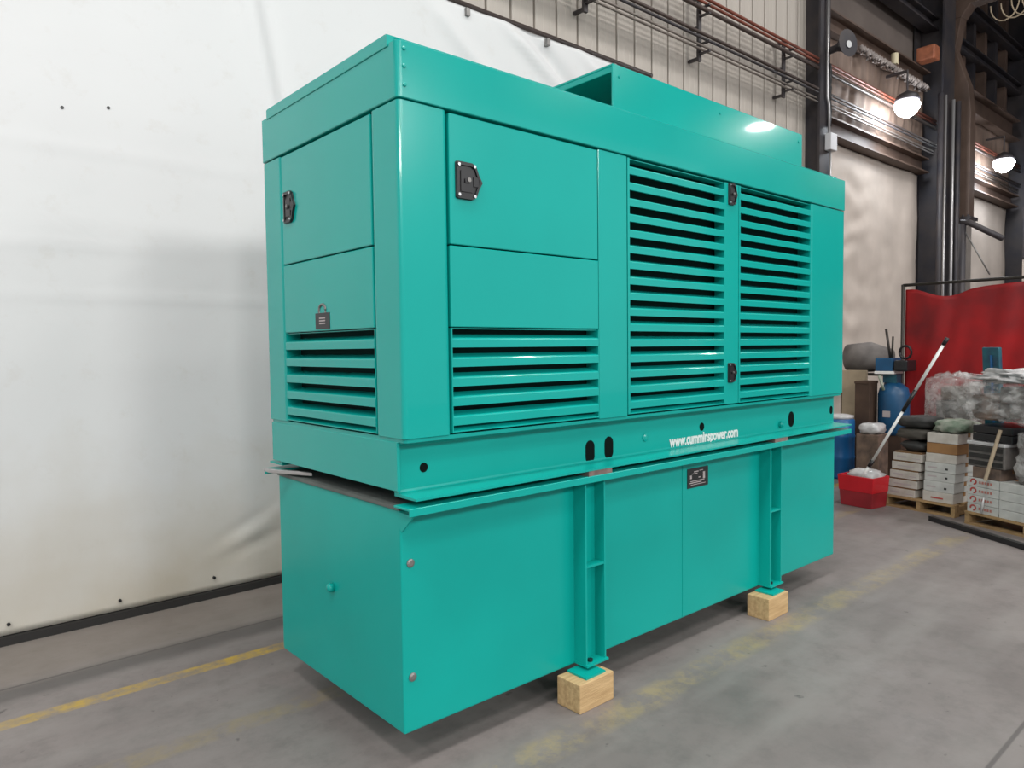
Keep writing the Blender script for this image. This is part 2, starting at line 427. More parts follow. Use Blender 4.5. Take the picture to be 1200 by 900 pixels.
for x, z in ((-0.41, 0.12), (0.18, 0.14), (-0.62, 3.18), (-0.37, 3.23), (-1.0, 0.12)):
    bm = B(); tube(bm, [(x, 2.728, z), (x, 2.742, z)], 0.010, 10)
    obj('eyelet', bm, M_black, cur)

# ================================================================== TEAL GENERATOR
GX, GY, GZ = 3.7465, 1.2854, 1.1185
gen = thing('generator', 'large teal diesel generator in a louvered sheet metal enclosure on top of the tank', 'generator', (0, 0, GZ))
ZB, ZT, ZC = 2.657, 2.870, 1.3536
def corner_outline(x0, x1, y0, y1, r, n=4):
    out = []
    for cx, cy, a0 in ((x0 + r, y0 + r, PI), (x1 - r, y0 + r, 1.5 * PI), (x1 - r, y1 - r, 0), (x0 + r, y1 - r, PI / 2)):
        for k in range(n + 1):
            a = a0 + (PI / 2) * k / n; out.append((cx + r * math.cos(a), cy + r * math.sin(a)))
    return out
# roof band
bm = B(); prism(bm, corner_outline(0, GX, 0, GY, 0.022), 'z', ZB, ZT)
band = obj('roof_band', bm, M_teal, gen, bevel=0.003, seg=1)
bm = B()
prism(bm, [(0.058, 2.857), (1.20, 2.857), (1.20, 2.902), (1.185, 2.906), (0.072, 2.906), (0.058, 2.902)], 'x', -0.005, GX - 0.02)
obj('roof_lid', bm, M_teal, gen, bevel=0.002, seg=1)
bm = B()
prism(bm, [(0.004, 2.8705), (0.057, 2.898), (0.057, 2.8705)], 'x', 0.03, GX - 0.03)
obj('roof_edge', bm, M_teal, gen)
def bolt(parent, p, ax, r=0.008, h=0.006, m=None, name='bolt'):
    bm = B(); p = Vector(p); d = Vector(ax)
    tube(bm, [p + d * 0.001, p + d * (h * 0.6), p + d * h], [r, r, r * 0.55], 10)
    return obj(name, bm, m or M_teal, parent, smooth=False)
b0 = bolt(band, (0.032, 0, 2.840), (0, -1, 0))
for dz in (-0.065, -0.135): copy_part(b0, band, dz=dz)
b1 = bolt(band, (0, 0.10, 2.873), (-1, 0, 0), 0.006)
for dy in (0.3, 0.62, 0.9): copy_part(b1, band, dy=dy)
# corner posts and plain panels (5 mm shy of the band, real gaps between)
def post_L(x0, x1, y0, y1, flipx):  # corner post bent from one sheet
    bm = B(); prism(bm, corner_outline(x0, x1, y0, y1, 0.02), 'z', ZC, ZB - 0.006)
    return obj('corner_post', bm, M_teal, gen, bevel=0.002, seg=1)
SI = 0.004
post_L(SI, 0.232, SI, 0.210, 0)
post_L(SI, 0.22, 1.066, GY - SI, 0)
post_L(3.243, GX - SI, SI, 0.210, 1)
post_L(GX - 0.22, GX - SI, 1.066, GY - SI, 1)
bxo('center_post', (1.124, 1.334, SI, 0.09, ZC, ZB - 0.006), M_teal, gen, bevel=0.002, seg=1)
# inside: core coloured dark, standing in for the shade behind the louvers
bxo('shade_core', (0.085, GX - 0.085, 0.098, GY - 0.085, ZC, ZB - 0.01), M_core, gen)

def latch(parent, c, ax, w, h, flip=1):
    """D shaped black paddle latch; ax 'y' looks to -y, ax 'x' looks to -x"""
    pr = [(-0.5, -0.46), (-0.46, -0.5), (0.1, -0.5), (0.26, -0.42), (0.36, -0.2), (0.5, 0.0), (0.36, 0.2), (0.26, 0.42), (0.1, 0.5), (-0.46, 0.5), (-0.5, 0.46)]
    def outline(s, ou=0, ov=0): return [(c[0] + flip * (u * s * w + ou * w), c[2] + (v * s * h + ov * h)) if ax == 'y' else (c[1] + flip * (u * s * w + ou * w), c[2] + (v * s * h + ov * h)) for u, v in pr]
    d0 = c[1] if ax == 'y' else c[0]
    bm = B(); prism(bm, outline(1.0), ax, d0 - 0.006, d0 + 0.002)
    pl = obj('latch', bm, M_black, parent, bevel=0.002, seg=1, label='black paddle latch')
    # raised rim and paddle
    bm = B(); o1 = outline(0.98); o2 = outline(0.80); n = len(o1)
    def P(u, v, a): return (u, a, v) if ax == 'y' else (a, u, v)
    A = [bm.verts.new(P(*q, d0 - 0.005)) for q in o1]; Bq = [bm.verts.new(P(*q, d0 - 0.012)) for q in o1]
    Cq = [bm.verts.new(P(*q, d0 - 0.012)) for q in o2]; D = [bm.verts.new(P(*q, d0 - 0.005)) for q in o2]
    for k in range(n):
        j = (k + 1) % n
        for Q, Rr in ((A, Bq), (Bq, Cq), (Cq, D)): bm.faces.new((Q[k], Q[j], Rr[j], Rr[k]))
    # paddle, keyhole ring and four screws in the same moulding
    def local_box(u0, u1, v0, v1, e0, e1):
        uu = [flip * u * w + (c[0] if ax == 'y' else c[1]) for u in (u0, u1)]; vv = [c[2] + v * h for v in (v0, v1)]
        if ax == 'y': box(bm, min(uu), max(uu), d0 - e1, d0 - e0, *vv)
        else: box(bm, d0 - e1, d0 - e0, min(uu), max(uu), *vv)
    local_box(-0.33, 0.12, -0.30, 0.26, 0.004, 0.010)
    local_box(0.16, 0.36, -0.13, 0.13, 0.004, 0.011)
    local_box(-0.2, 0.0, -0.06, 0.04, 0.009, 0.016)
    g = obj('paddle', bm, M_black, pl if parent is gen else parent, label='black latch paddle') if False else obj('latch_rim', bm, M_black, parent)
    for u, v in ((-0.42, 0.40), (-0.42, -0.40), (0.17, 0.40), (0.17, -0.40)):
        p = Vector(P((c[0] if ax == 'y' else c[1]) + flip * u * w, c[2] + v * h, d0 - 0.012)); dd = Vector((0, -1, 0)) if ax == 'y' else Vector((-1, 0, 0))
        bm = B(); tube(bm, [p, p + dd * 0.005], w * 0.05, 8)
        obj('screw', bm, M_chrome, parent, label='bright screw')
    bm = B(); uc = (c[0] if ax == 'y' else c[1])
    p = Vector(P(uc - flip * 0.06 * w, c[2] + 0.02 * h, d0 - 0.014)); dd = Vector((0, -1, 0)) if ax == 'y' else Vector((-1, 0, 0))
    tube(bm, [p, p + dd * 0.006], w * 0.07, 10)
    obj('lock_cylinder', bm, M_steel, parent, label='grey steel lock cylinder')
    return pl

# side: upper door, fixed panel, louver
d = bxo('access_door', (0.241, 1.118, SI, 0.05, 2.125, ZB - 0.012), M_teal, gen, bevel=0.003, seg=1)
latch(d, (0.335, SI, 2.385), 'y', 0.135, 0.150)
bxo('side_panel', (0.238, 1.121, SI, 0.05, 1.792, 2.119), M_teal, gen, bevel=0.003, seg=1)
# end: upper door, panel, louver
d = bxo('access_door', (SI, 0.05, 0.216, 1.060, 2.125, ZB - 0.012), M_teal, gen, bevel=0.003, seg=1)
latch(d, (SI, 0.965, 2.392), 'x', 0.115, 0.150, -1)
ep = bxo('end_panel', (SI, 0.05, 0.214, 1.062, 1.792, 2.119), M_teal, gen, bevel=0.003, seg=1)
# padlock shaped warning decal above the end louver
bm = B(); box(bm, 0.0018, SI, 0.590, 0.728, 1.800, 1.872)
dc = obj('decal', bm, mat('black_decal', (0.035, 0.035, 0.037), 0.5), ep, label='black padlock shaped decal')
bm = B(); pts = [(0.003, 0.69, 1.872)] + [(0.003, 0.659 + 0.031 * math.cos(a), 1.888 + 0.022 * math.sin(a)) for a in [PI * k / 8 for k in range(9)]] + [(0.003, 0.628, 1.872)]
tube(bm, pts, 0.006, 8); obj('decal_shackle', bm, M_steel, ep, label='pale shackle of the padlock decal')
bm = B()
for z0, z1 in ((1.846, 1.852), (1.834, 1.840), (1.822, 1.828)): box(bm, 0.001, 0.002, 0.632, 0.690, z0, z1)
obj('decal_print', bm, M_platep, ep)

# louvers: every slat a piece
def louver(parent, a0, a1, n, z0, z1, ax, sill=0.028):
    pitch = (z1 - z0 - sill) / n
    dep = 0.060
    def slat(zt, zs, zb):
        # nearly flat shelf running back into the dark, nose, vertical face, small inward return
        return [(dep, zs + 0.017), (SI + 0.007, zs + 0.002), (SI + 0.002, zs - 0.001), (SI, zs - 0.006), (SI, zb), (SI + 0.012, zb), (SI + 0.012, zb + 0.003), (SI + 0.004, zb + 0.003), (SI + 0.004, zs - 0.004), (dep, zs + 0.014)]
    for k in range(n):
        zt = z1 - k * pitch
        bm = B()
        if ax == 'y': prism(bm, slat(zt - 0.012, zt - 0.52 * pitch, zt - pitch), 'x', a0, a1)
        else: prism(bm, slat(zt - 0.012, zt - 0.52 * pitch, zt - pitch), 'y', a0, a1)
        obj('slat', bm, M_teal, parent)
    bm = B(); pl = [(dep, z0 + sill * 0.95), (dep, z0), (SI, z0), (SI, z0 + 0.004)]
    prism(bm, pl, 'x' if ax == 'y' else 'y', a0, a1); obj('sill', bm, M_teal, parent)

def frame_y(name, x0, x1, z0, z1, xa, xb, extra=()):
    """door frame of folded strips around a louver opening xa..xb on the side"""
    bm = B()
    if xa - x0 > 0.002: box(bm, x0, xa, SI, 0.07, z0, z1)
    if x1 - xb > 0.002: box(bm, xb, x1, SI, 0.07, z0, z1)
    box(bm, xa, xb, SI + 0.01, 0.07, z1 - 0.004, z1)
    return bm
LZ1 = ZB - 0.010
l1 = obj('louver_door', frame_y('', 1.340, 2.352, 1.362, LZ1, 1.356, 2.205), M_teal, gen)
louver(l1, 1.356, 2.205, 16, 1.362, LZ1, 'y')
l2 = obj('louver_door', frame_y('', 2.358, 3.240, 1.362, LZ1, 2.374, 3.232), M_teal, gen)
louver(l2, 2.374, 3.232, 16, 1.362, LZ1, 'y')
latch(l1, (2.283, SI, 2.585), 'y', 0.085, 0.125)
latch(l1, (2.283, SI, 1.545), 'y', 0.085, 0.115)
l3 = obj('side_louver', frame_y('', 0.238, 1.121, 1.360, 1.788, 0.242, 1.117), M_teal, gen)
louver(l3, 0.242, 1.117, 5, 1.362, 1.788, 'y')
bm = B(); box(bm, SI + 0.002, 0.07, 0.2115, 0.2145, 1.360, 1.788); box(bm, SI + 0.002, 0.07, 1.062, 1.065, 1.360, 1.788); box(bm, SI + 0.01, 0.07, 0.2145, 1.062, 1.785, 1.788)
l4 = obj('end_louver', bm, M_teal, gen)
louver(l4, 0.2145, 1.062, 5, 1.362, 1.788, 'x')
# bottom rail of the enclosure
bm = B(); prism(bm, corner_outline(0.012, GX - 0.012, 0.012, GY - 0.012, 0.02), 'z', 1.338, ZC)
obj('bottom_rail', bm, M_teal, gen)
# exhaust hood on the roof: open at the ends
HX0, HX1, HY0, HY1, HZ = 1.459, 3.493, 0.20, 1.09, 3.196
bm = B()
box(bm, HX0, HX1, HY0, HY0 + 0.012, 2.885, HZ); box(bm, HX0, HX1, HY1 - 0.012, HY1, 2.885, HZ)
box(bm, HX0, HX1, HY0 + 0.012, HY1 - 0.012, HZ - 0.014, HZ)
box(bm, HX0, HX0 + 0.012, HY0 + 0.012, HY1 - 0.012, HZ - 0.045, HZ - 0.014)
box(bm, HX1 - 0.012, HX1, HY0 + 0.012, HY1 - 0.012, HZ - 0.045, HZ - 0.014)
box(bm, HX0 + 0.45, HX0 + 0.462, HY0 + 0.012, HY1 - 0.012, 2.907, HZ - 0.014)
hood = obj('exhaust_hood', bm, M_teal, gen, bevel=0.003, seg=1, label='teal open-ended exhaust hood on the roof')
h0 = bolt(hood, (HX0 + 0.05, HY0, 3.135), (0, -1, 0))
copy_part(h0, hood, dx=0.95); copy_part(h0, hood, dx=1.93)

# skid: two channels, web set back, flanges outward, end plates
bm = B()
WEB = 0.088
SX0, SX1 = 0.02, 3.775
ch = [(-0.048, 1.1185), (-0.048, 1.127), (WEB - 0.012, 1.131), (WEB - 0.003, 1.135), (WEB, 1.143), (WEB, 1.318), (WEB - 0.004, 1.326), (0.05, 1.330), (0.05, 1.338), (WEB + 0.02, 1.338), (WEB + 0.02, 1.1185)]
ys = ch
prism(bm, ys, 'x', SX0, SX1)
skid = obj('skid_rail', bm, M_tank, gen, label='teal steel channel skid rail with slots')
bm = B(); prism(bm, [(GY - y, z) for y, z in ys][::-1], 'x', SX0, SX1); obj('skid_rail', bm, M_tank, gen)
bm = B(); box(bm, 0.008, 0.022, 0.064, GY - 0.02, 1.142, 1.338); obj('skid_end_plate', bm, M_teal, gen, bevel=0.002, seg=1)
bm = B(); box(bm, SX1 - 0.03, SX1 - 0.01, 0.11, GY - 0.11, 1.142, 1.338); obj('skid_end_plate', bm, M_teal, gen)
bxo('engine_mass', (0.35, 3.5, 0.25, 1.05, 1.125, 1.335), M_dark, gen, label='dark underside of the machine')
def slot(x, z, wd, ht):
    """opening in the web as a flat dark plate, shade put in its colour"""
    bm = B(); n = 8; r = wd / 2; pts = []
    s = max(ht / 2 - r, 0)
    for k in range(n + 1): a = PI * k / n; pts.append((x + r * math.cos(a), z + s + r * math.sin(a)))
    for k in range(n + 1): a = PI + PI * k / n; pts.append((x + r * math.cos(a), z - s + r * math.sin(a)))
    prism(bm, pts, 'y', WEB - 0.0012, WEB + 0.01)  # flat dark plate on the web, shade of the hole in its colour
    obj('lifting_slot' if s > 0.005 else 'bolt_hole', bm, M_dark, skid, label='slot in the rail, its shade painted dark' if s > 0.005 else 'round hole in the rail, its shade painted dark')
slot(0.148, 1.221, 0.040, 0.040); slot(1.143, 1.183, 0.066, 0.115); slot(1.284, 1.190, 0.066, 0.115)
slot(2.103, 1.232, 0.048, 0.048); slot(3.150, 1.200, 0.075, 0.105); slot(3.735, 1.225, 0.045, 0.06)
bolt(skid, (1.575, WEB, 1.215), (0, -1, 0), 0.02, 0.01); bolt(skid, (3.00, WEB, 1.178), (0, -1, 0), 0.022, 0.03)
# lettering on the rail
cv = bpy.data.curves.new('lettering', 'FONT'); cv.body = 'www.cumminspower.com'; cv.size = 0.082; cv.extrude = 0.0015; cv.offset = 0.0028
cv.resolution_u = 4
to = bpy.data.objects.new('lettering_src', cv); COL.objects.link(to)
bpy.context.view_layer.update()
me = bpy.data.meshes.new_from_object(to.evaluated_get(bpy.context.evaluated_depsgraph_get()))
bpy.data.objects.remove(to)
xs = [v.co.x for v in me.vertices]; wd = max(xs) - min(xs); x0 = min(xs)
for v in me.vertices:
    q = v.co.copy()
    v.co = Vector((1.790 + (q.x - x0) * 0.695 / wd, WEB - 0.002 - q.z, 1.143 + q.y * 1.05 - GZ))
me.materials.append(M_white)
lt = bpy.data.objects.new('lettering', me); COL.objects.link(lt); lt.parent = gen; lt['label'] = 'white lettering www.cumminspower.com'
# grey lever bar lying across the rear of the tank top, fixed to the skid
bm = B(); box(bm, -0.045, 0.008, 0.83, 1.17, 1.098, 1.104)

# ================================================================== FUEL TANK
tank = thing('fuel_tank', 'long teal steel base tank standing on wood blocks under the generator', 'tank', (0, 0, 0.165))
TX0, TX1, TY0, TY1, TB, TT = 0.018, 3.747, 0.065, 1.222, 0.1555, 1.066
bm = B(); box(bm, TX0, TX1, TY0, TY1, TB, TT)
tb = obj('tank_shell', bm, M_tank, tank, bevel=0.010, seg=3)
bm = B(); box(bm, 0.010, TX1 + 0.003, TY0 - 0.0, TY1 + 0.0, TT + 0.001, 1.083)
obj('top_plate', bm, M_tanktop, tank, label='dusty grey tank top plate')
# folded flange of the long sides (sticks out, with a lip)
for s in (0, 1):
    yo = -0.050 if s == 0 else TY1 + 0.103
    yi = TY0 + 0.0 if s == 0 else TY1
    a, b_ = min(yo, yi), max(yo, yi)
    k = 1 if s == 0 else -1
    bm = B(); prism(bm, [(yi, 1.0835), (yi, 1.0935), (yo, 1.0935), (yo, 1.062), (yo + k * 0.008, 1.062), (yo + k * 0.008, 1.0835)], 'x', -0.012, 3.765)
    obj('side_flange', bm, M_tank, tank, bevel=0.002, seg=1)
for y0 in (TY0 - 0.09,):
    bm = B(); prism(bm, [(-0.040, 1.062), (0.062, 1.062), (0.062, 1.0), (0.045, 0.985)], 'x', 0.010, 0.018)
    obj('gusset', bm, M_tank, tank)
# steel corner angle + bolts, end boss
for z in (0.848, 0.383):
    bolt(tb, (0.060, TY0, z), (0, -1, 0), 0.018, 0.008, M_steel, 'grommet')['label'] = 'grey steel corner plug'
bm = B(); lathe_p = [(0.018, 0.0), (0.018, 0.02), (0.010, 0.032)]
tube(bm, [(TX0, 0.652, 0.617), (TX0 - 0.022, 0.652, 0.617), (TX0 - 0.030, 0.652, 0.617)], [0.022, 0.020, 0.010], 14)
obj('end_boss', bm, M_tank, tank, smooth=True)
# weld seam in the side
bm = B(); box(bm, 1.878, 1.884, TY0 - 0.0025, TY0 + 0.001, TB + 0.01, TT - 0.005); obj('weld_seam', bm, M_tank, tank)
# data plate
bm = B(); box(bm, 1.925, 2.128, TY0 - 0.004, TY0 + 0.001, 0.892, 1.004)
dp = obj('data_plate', bm, mat('black_data_plate', (0.02, 0.022, 0.024), 0.4), tank, label='black data plate with pale print')
bm = B(); yk = TY0 - 0.0052
def dash(x0, x1, z0, z1): box(bm, x0, x1, yk, yk + 0.0014, z0, z1)
dash(1.985, 2.03, 0.980, 0.986); dash(1.965, 2.02, 0.970, 0.974); dash(2.04, 2.075, 0.984, 0.988)
dash(1.950, 2.09, 0.928, 0.932); dash(1.945, 2.06, 0.918, 0.923); dash(1.955, 2.10, 0.908, 0.911)
dash(2.075, 2.095, 0.935, 0.975); dash(1.948, 1.965, 0.945, 0.965); dash(2.03, 2.05, 0.945, 0.95)
obj('plate_print', bm, M_platep, dp)
# legs: channels open to the front, stiffener, paired foot plates, shims
def leg(x0):
    x1 = x0 + 0.145; yf = -0.010
    bm = B(); t = 0.010
    prism(bm, [(x0, yf), (x0 + t, yf), (x0 + t, TY0 - 0.012), (x1 - t, TY0 - 0.012), (x1 - t, yf), (x1, yf), (x1, TY0), (x0, TY0)], 'z', 0.160, 1.082)
    lg = obj('leg', bm, M_tank, tank, label='teal steel channel leg')
    bm = B(); box(bm, x0 + t, x1 - t, yf + 0.002, TY0 - 0.012, 0.640, 0.650); obj('stiffener', bm, M_tank, lg)
    bm = B(); box(bm, x0 - 0.004, x1 + 0.006, yf - 0.012, TY0 - 0.002, 0.1605, 0.170); obj('foot_plate', bm, M_tank, lg)
    bm = B(); box(bm, x0 - 0.065, x1 - 0.075, yf - 0.062, TY0 - 0.01, 0.1377, 0.147); obj('foot_plate', bm, M_tank, lg)
    bm = B(); tube(bm, [((x0 + x1) / 2 - 0.02, 0.012, 0.147), ((x0 + x1) / 2 - 0.02, 0.012, 0.182)], 0.014, 6)
    obj('levelling_bolt', bm, M_black, lg, label='dark levelling bolt')
    bm = B(); box(bm, x0 - 0.01, x0 + 0.155, -0.046, 0.10, 1.094, 1.118); obj('shim', bm, M_shim, lg, label='rust grey shim plate under the skid')
leg(1.000); leg(2.705)
# grey bar on the tank top at the rear corner
bm = B()
prism(bm, [(-0.035, 1.13), (-0.035, 1.20), (0.03, 0.88), (0.03, 0.82)], 'z', 1.0945, 1.1045)
bar = obj('steel_bar', bm, M_conduit, tank, label='loose grey steel bar at the rear corner') if False else None
if bm.is_valid: bm.free()
lb = thing('steel_bar', 'short grey steel bar lying on the rear corner of the tank top', 'bar', (0, 1.1, 1.0945))
bm = B(); prism(bm, [(-0.06, 1.155), (-0.06, 1.225), (0.05, 0.95), (0.05, 0.90)], 'z', 1.0945, 1.112)
obj('bar', bm, M_conduit, lb, bevel=0.002, seg=1)

# wood blocks under the legs
wb = thing('wood_block', 'pale lumber block under the nearer leg of the teal tank', 'block', (0.872, -0.090, 0), 0, 'wood blocks under the tank legs')
bm = B(); box(bm, 0, 0.236, 0, 0.150, 0, 0.1375); obj('timber', bm, M_lumber, wb, local=True, bevel=0.005, seg=2)
copy_thing(wb, (2.560, -0.088, 0), 0.0, 'pale lumber block under the farther leg of the teal tank, nearest the red bin')

# ================================================================== PIPES AND WALL FITTINGS
def pipe(name, label, cat, y, z, r, x0, x1, m, group=None):
    bm = B(); tube(bm, [(x0, y, z), (x1, y, z)], r, 10)
    o = obj(name, bm, m, smooth=True); return tag(o, label, cat, group)
pipe('wall_pipe', 'red brown pipe along the beige siding, topmost of the pipe run', 'pipe', 2.65, 5.770, 0.020, -6, 24, M_redpipe)
pipe('wall_pipe', 'second red brown pipe right under the topmost one on the beige siding', 'pipe', 2.65, 5.715, 0.018, -6, 24, M_redpipe)
pipe('wall_pipe', 'dark brown pipe under the two red pipes on the beige siding', 'pipe', 2.65, 5.640, 0.026, -6, 24, M_pipe)
pipe('wall_pipe', 'dark brown pipe at the middle of the pipe run on the beige siding', 'pipe', 2.65, 5.352, 0.020, -6, 24, M_pipe)
pipe('wall_pipe', 'dark grey pipe just below the middle brown pipe on the siding', 'pipe', 2.65, 5.300, 0.017, -6, 24, M_iron)
pipe('wall_pipe', 'second lowest line of the run, pipe shadow on the beige siding modelled as a dull tube', 'pipe', 2.68, 5.232, 0.014, -6, 24, M_pipeshade)  # this tube and the next stand in for pipe shadows on the siding
pipe('wall_pipe', 'lowest thin line of the run, pipe shadow on the siding modelled as a dull tube', 'pipe', 2.68, 5.185, 0.014, -6, 24, M_pipeshade)
def bracket(x, lab):
    t = thing('pipe_bracket', lab, 'bracket', (x, 2.64, 5.1), 0, 'steel brackets carrying the wall pipes')
    bm = B(); box(bm, x - 0.03, x + 0.03, 2.735, 2.765, 5.08, 5.86); obj('upright', bm, M_iron, t)
    for z in (5.10, 5.46, 5.80):
        bm = B(); box(bm, x - 0.02, x + 0.02, 2.765, 2.895, z, z + 0.03); obj('standoff', bm, M_iron, t)
    for z in (5.165, 5.275, 5.60, 5.69):
        bm = B(); box(bm, x - 0.02, x + 0.02, 2.60, 2.735, z - 0.012, z + 0.004); obj('arm', bm, M_iron, t)
bracket(3.99, 'dark steel bracket holding the pipes above the top edge of the white curtain')
bracket(5.96, 'dark steel bracket in the middle of the siding, holding the pipes')
bracket(7.93, 'dark steel bracket beside the wall column, holding the pipes')
# white conduit drop + box on the first column
t = thing('conduit_drop', 'white electrical conduit dropping down the first dark column to a grey box', 'conduit', (8.87, 2.6, 4.2))
bm = B(); tube(bm, [(8.87, 2.585, 7.2), (8.87, 2.585, 5.25), (8.92, 2.585, 5.15), (8.93, 2.585, 4.72)], 0.020, 8); obj('conduit', bm, M_conduit, t, smooth=True)
bm = B(); box(bm, 8.86, 9.05, 2.52, 2.615, 4.50, 4.74); obj('switch_box', bm, mat('pale_grey_box', (0.6, 0.6, 0.62), 0.5), t, bevel=0.01)
bm = B(); tube(bm, [(8.94, 2.57, 4.5), (8.94, 2.57, 2.6)], 0.016, 8); obj('lower_conduit', bm, M_conduit, t, smooth=True)
# loudspeaker horn on the column
t = thing('horn_speaker', 'small dark horn speaker on the first wall column above the pipes', 'speaker', (8.95, 2.45, 5.9))
bm = B(); tube(bm, [(8.95, 2.60, 5.92), (8.93, 2.48, 5.92), (8.90, 2.38, 5.92), (8.88, 2.30, 5.92)], [0.05, 0.05, 0.10, 0.19], 16, cap=True); obj('horn', bm, M_iron, t, smooth=False)
bm = B(); tube(bm, [(8.878, 2.296, 5.90), (8.874, 2.285, 5.90)], 0.05, 10); obj('horn_glint', bm, M_chrome, t)  # bright disc added as the glint on the horn
# cable tangle on the column
bm = B()
for k in range(7):
    pts = [(8.975 + 0.006 * k + 0.03 * math.sin(1.3 * q + k), 2.608, 5.75 - 0.11 * q) for q in range(9)]
    tube(bm, pts, 0.013, 6)
tag(obj('cable_bundle', bm, M_black, smooth=True), 'tangle of dark cables hanging on the first column beside the siding', 'cable')

# second bay: beige insulation sheet below the girt, gathered brown sheet above
def hanging(name, label, x0, x1, z0, z1, y, m, fn, nx=110, nz=70, cat='sheet'):
    bm = B(); vs = []
    for i in range(nx + 1):
        row = []
        for j in range(nz + 1):
            x = x0 + (x1 - x0) * i / nx; z = z0 + (z1 - z0) * j / nz
            row.append(bm.verts.new((x, y - fn(x, z), z)))
        vs.append(row)
    for i in range(nx):
        for j in range(nz): bm.faces.new((vs[i][j], vs[i + 1][j], vs[i + 1][j + 1], vs[i][j + 1]))
    o = obj(name, bm, m, smooth=True); sd = o.modifiers.new('thickness', 'SOLIDIFY'); sd.thickness = 0.004
    return tag(o, label, cat)
def beige_fn(x, z):
    d = 0.03 * noise.noise(Vector((x * 0.7, z * 0.8, 2)))
    e = math.exp(-((x - 10.3) / 0.7) ** 2)
    d += e * 0.016 * math.sin(z * 13 + 2.2 * noise.noise(Vector((x * 1.5, z * 1.3, 5))) * 2)
    d += 0.03 * math.exp(-((x - 12.6) / 0.25) ** 2)
    d += 0.010 * noise.noise(Vector((x * 2.5, z * 4, 7)))
    return d + 0.06
hanging('insulation_sheet', 'wrinkled beige insulation sheet on the wall behind the blue machine', 9.06, 12.99, 0.02, 4.79, 2.92, M_beigecur, beige_fn)
def brown_fn(x, z):
    d = 0.05 * noise.noise(Vector((x * 5.5 - 1.2 * z, z * 0.5, 3))) + 0.05 * noise.noise(Vector((x * 2.2 - 0.7 * z, z * 0.4, 8)))
    return d + 0.12
hanging('brown_sheet', 'gathered brown sheet hanging high behind the bright lamp', 9.06, 12.99, 5.07, 6.27, 2.90, M_browncur, brown_fn)
hanging('insulation_sheet', 'pale beige sheet on the wall above the red curtain, beyond the second column', 13.56, 18.29, 0.02, 4.79, 2.92, M_beigecur, lambda x, z: 0.08 + 0.05 * noise.noise(Vector((x, z, 11))))
hanging('brown_sheet', 'dull brown sheet high on the wall behind the second lamp', 13.56, 18.29, 5.07, 6.29, 2.90, M_browncur, lambda x, z: 0.1 + 0.05 * noise.noise(Vector((x * 4, z * 0.6, 13))), 90, 20)
# whitish fringe rolled under the upper beam
bm = B()
for k in range(26):
    x = 10.0 + k * 0.105; h = 0.10 + 0.10 * random.random()
    tube(bm, [(x, 2.62, 6.28), (x + 0.03, 2.60, 6.28 - h * 0.5), (x + 0.02, 2.61, 6.28 - h)], [0.035, 0.045, 0.02], 6)
tag(obj('insulation_fringe', bm, mat('torn_insulation', (0.36, 0.31, 0.29), 0.8, 0, 0.4, 6), smooth=True, kind='stuff'), 'torn pale insulation fringe hanging under the upper brown beam', 'insulation')
# purlins and roof framing above
for k, (x0, x1, z, y) in enumerate(((9.1, 25, 7.4, 2.75), (9.1, 25, 8.2, 2.72))):
    beam('trim_%d' % (9 + k), x0, x1, y - 0.12, y + 0.1, z, z + 0.22, M_iron)
for k, x in enumerate((14.3, 14.9, 15.5, 16.2, 16.9, 17.6, 19.2, 20.0)):
    bxo('trim_%d' % (12 + k), (x, x + 0.16, 2.74, 2.92, 6.77, 9.45), M_rustbeam if k % 2 else M_iron, kind='structure')

# hanging lamps
def wall_lamp(x, y, z, lab, power):
    t = thing('hanging_lamp', lab, 'lamp', (x, y, z), 0, 'lit lamps along the wall')
    bm = B(); tube(bm, [(0, 0, 0.10), (0, 0, 0.5)], 0.015, 8); obj('stem', bm, M_iron, t, local=True)
    bm = B(); lathe(bm, 0, 0, [(0.16, 0.0), (0.19, 0.02), (0.15, 0.10), (0.04, 0.16)], 20); obj('housing', bm, M_iron, t, local=True, smooth=True)
    bm = B(); lathe(bm, 0, 0, [(0.04, -0.25), (0.14, -0.19), (0.20, -0.06), (0.16, 0.0)], 20); obj('lens', bm, M_lampglass, t, local=True, smooth=True, label='bright white lamp lens')
    bm = B(); box(bm, -0.02, 0.02, 0, 2.68 - y, 0.46, 0.50); obj('arm', bm, M_iron, t, local=True)
    d = bpy.data.lights.new('lamp_light', 'POINT'); d.energy = power; d.color = (0.86, 0.93, 1.0); d.shadow_soft_size = 0.2
    o = bpy.data.objects.new('lamp_light', d); COL.objects.link(o); o.location = (x, y - 0.02, z - 0.46)
    return t
wall_lamp(11.115, 2.35, 5.60, 'bright white hanging lamp in front of the brown sheet, nearer the generator', 45)
wall_lamp(16.18, 2.35, 5.48, 'bright white hanging lamp beyond the brown crane column', 50)

# crane bracket frame: rafter, haunched knee, upper column on a lower post
t = thing('crane_column', 'brown steel crane column with a haunched knee under the roof beam', 'column', (14, 2.5, 0))
bm = B(); prism(bm, [(3.0 - 0.1, 7.75), (2.86, 8.35), (-6.0, 8.35), (-6.0, 8.0), (2.3, 7.95), (2.45, 7.75)], 'x', 13.85, 14.15)
obj('rafter', bm, M_rustbeam, t, bevel=0.01)
bm = B(); prism(bm, [(2.90, 7.75), (2.45, 7.75), (2.55, 7.2), (2.32, 6.5), (2.27, 6.0), (2.27, 4.05), (2.53, 4.05), (2.55, 6.2), (2.62, 6.7), (2.88, 7.3)], 'x', 13.86, 14.14)
obj('upper_column', bm, M_rustbeam, t, bevel=0.01)
bm = B(); box(bm, 13.88, 14.12, 2.30, 2.56, 0, 4.05); obj('lower_post', bm, mat('grey_brown_post', (0.25, 0.22, 0.20), 0.6, 0, 0.3, 2), t)
bm = B(); box(bm, 13.80, 14.20, 2.22, 2.60, 4.0, 4.06)
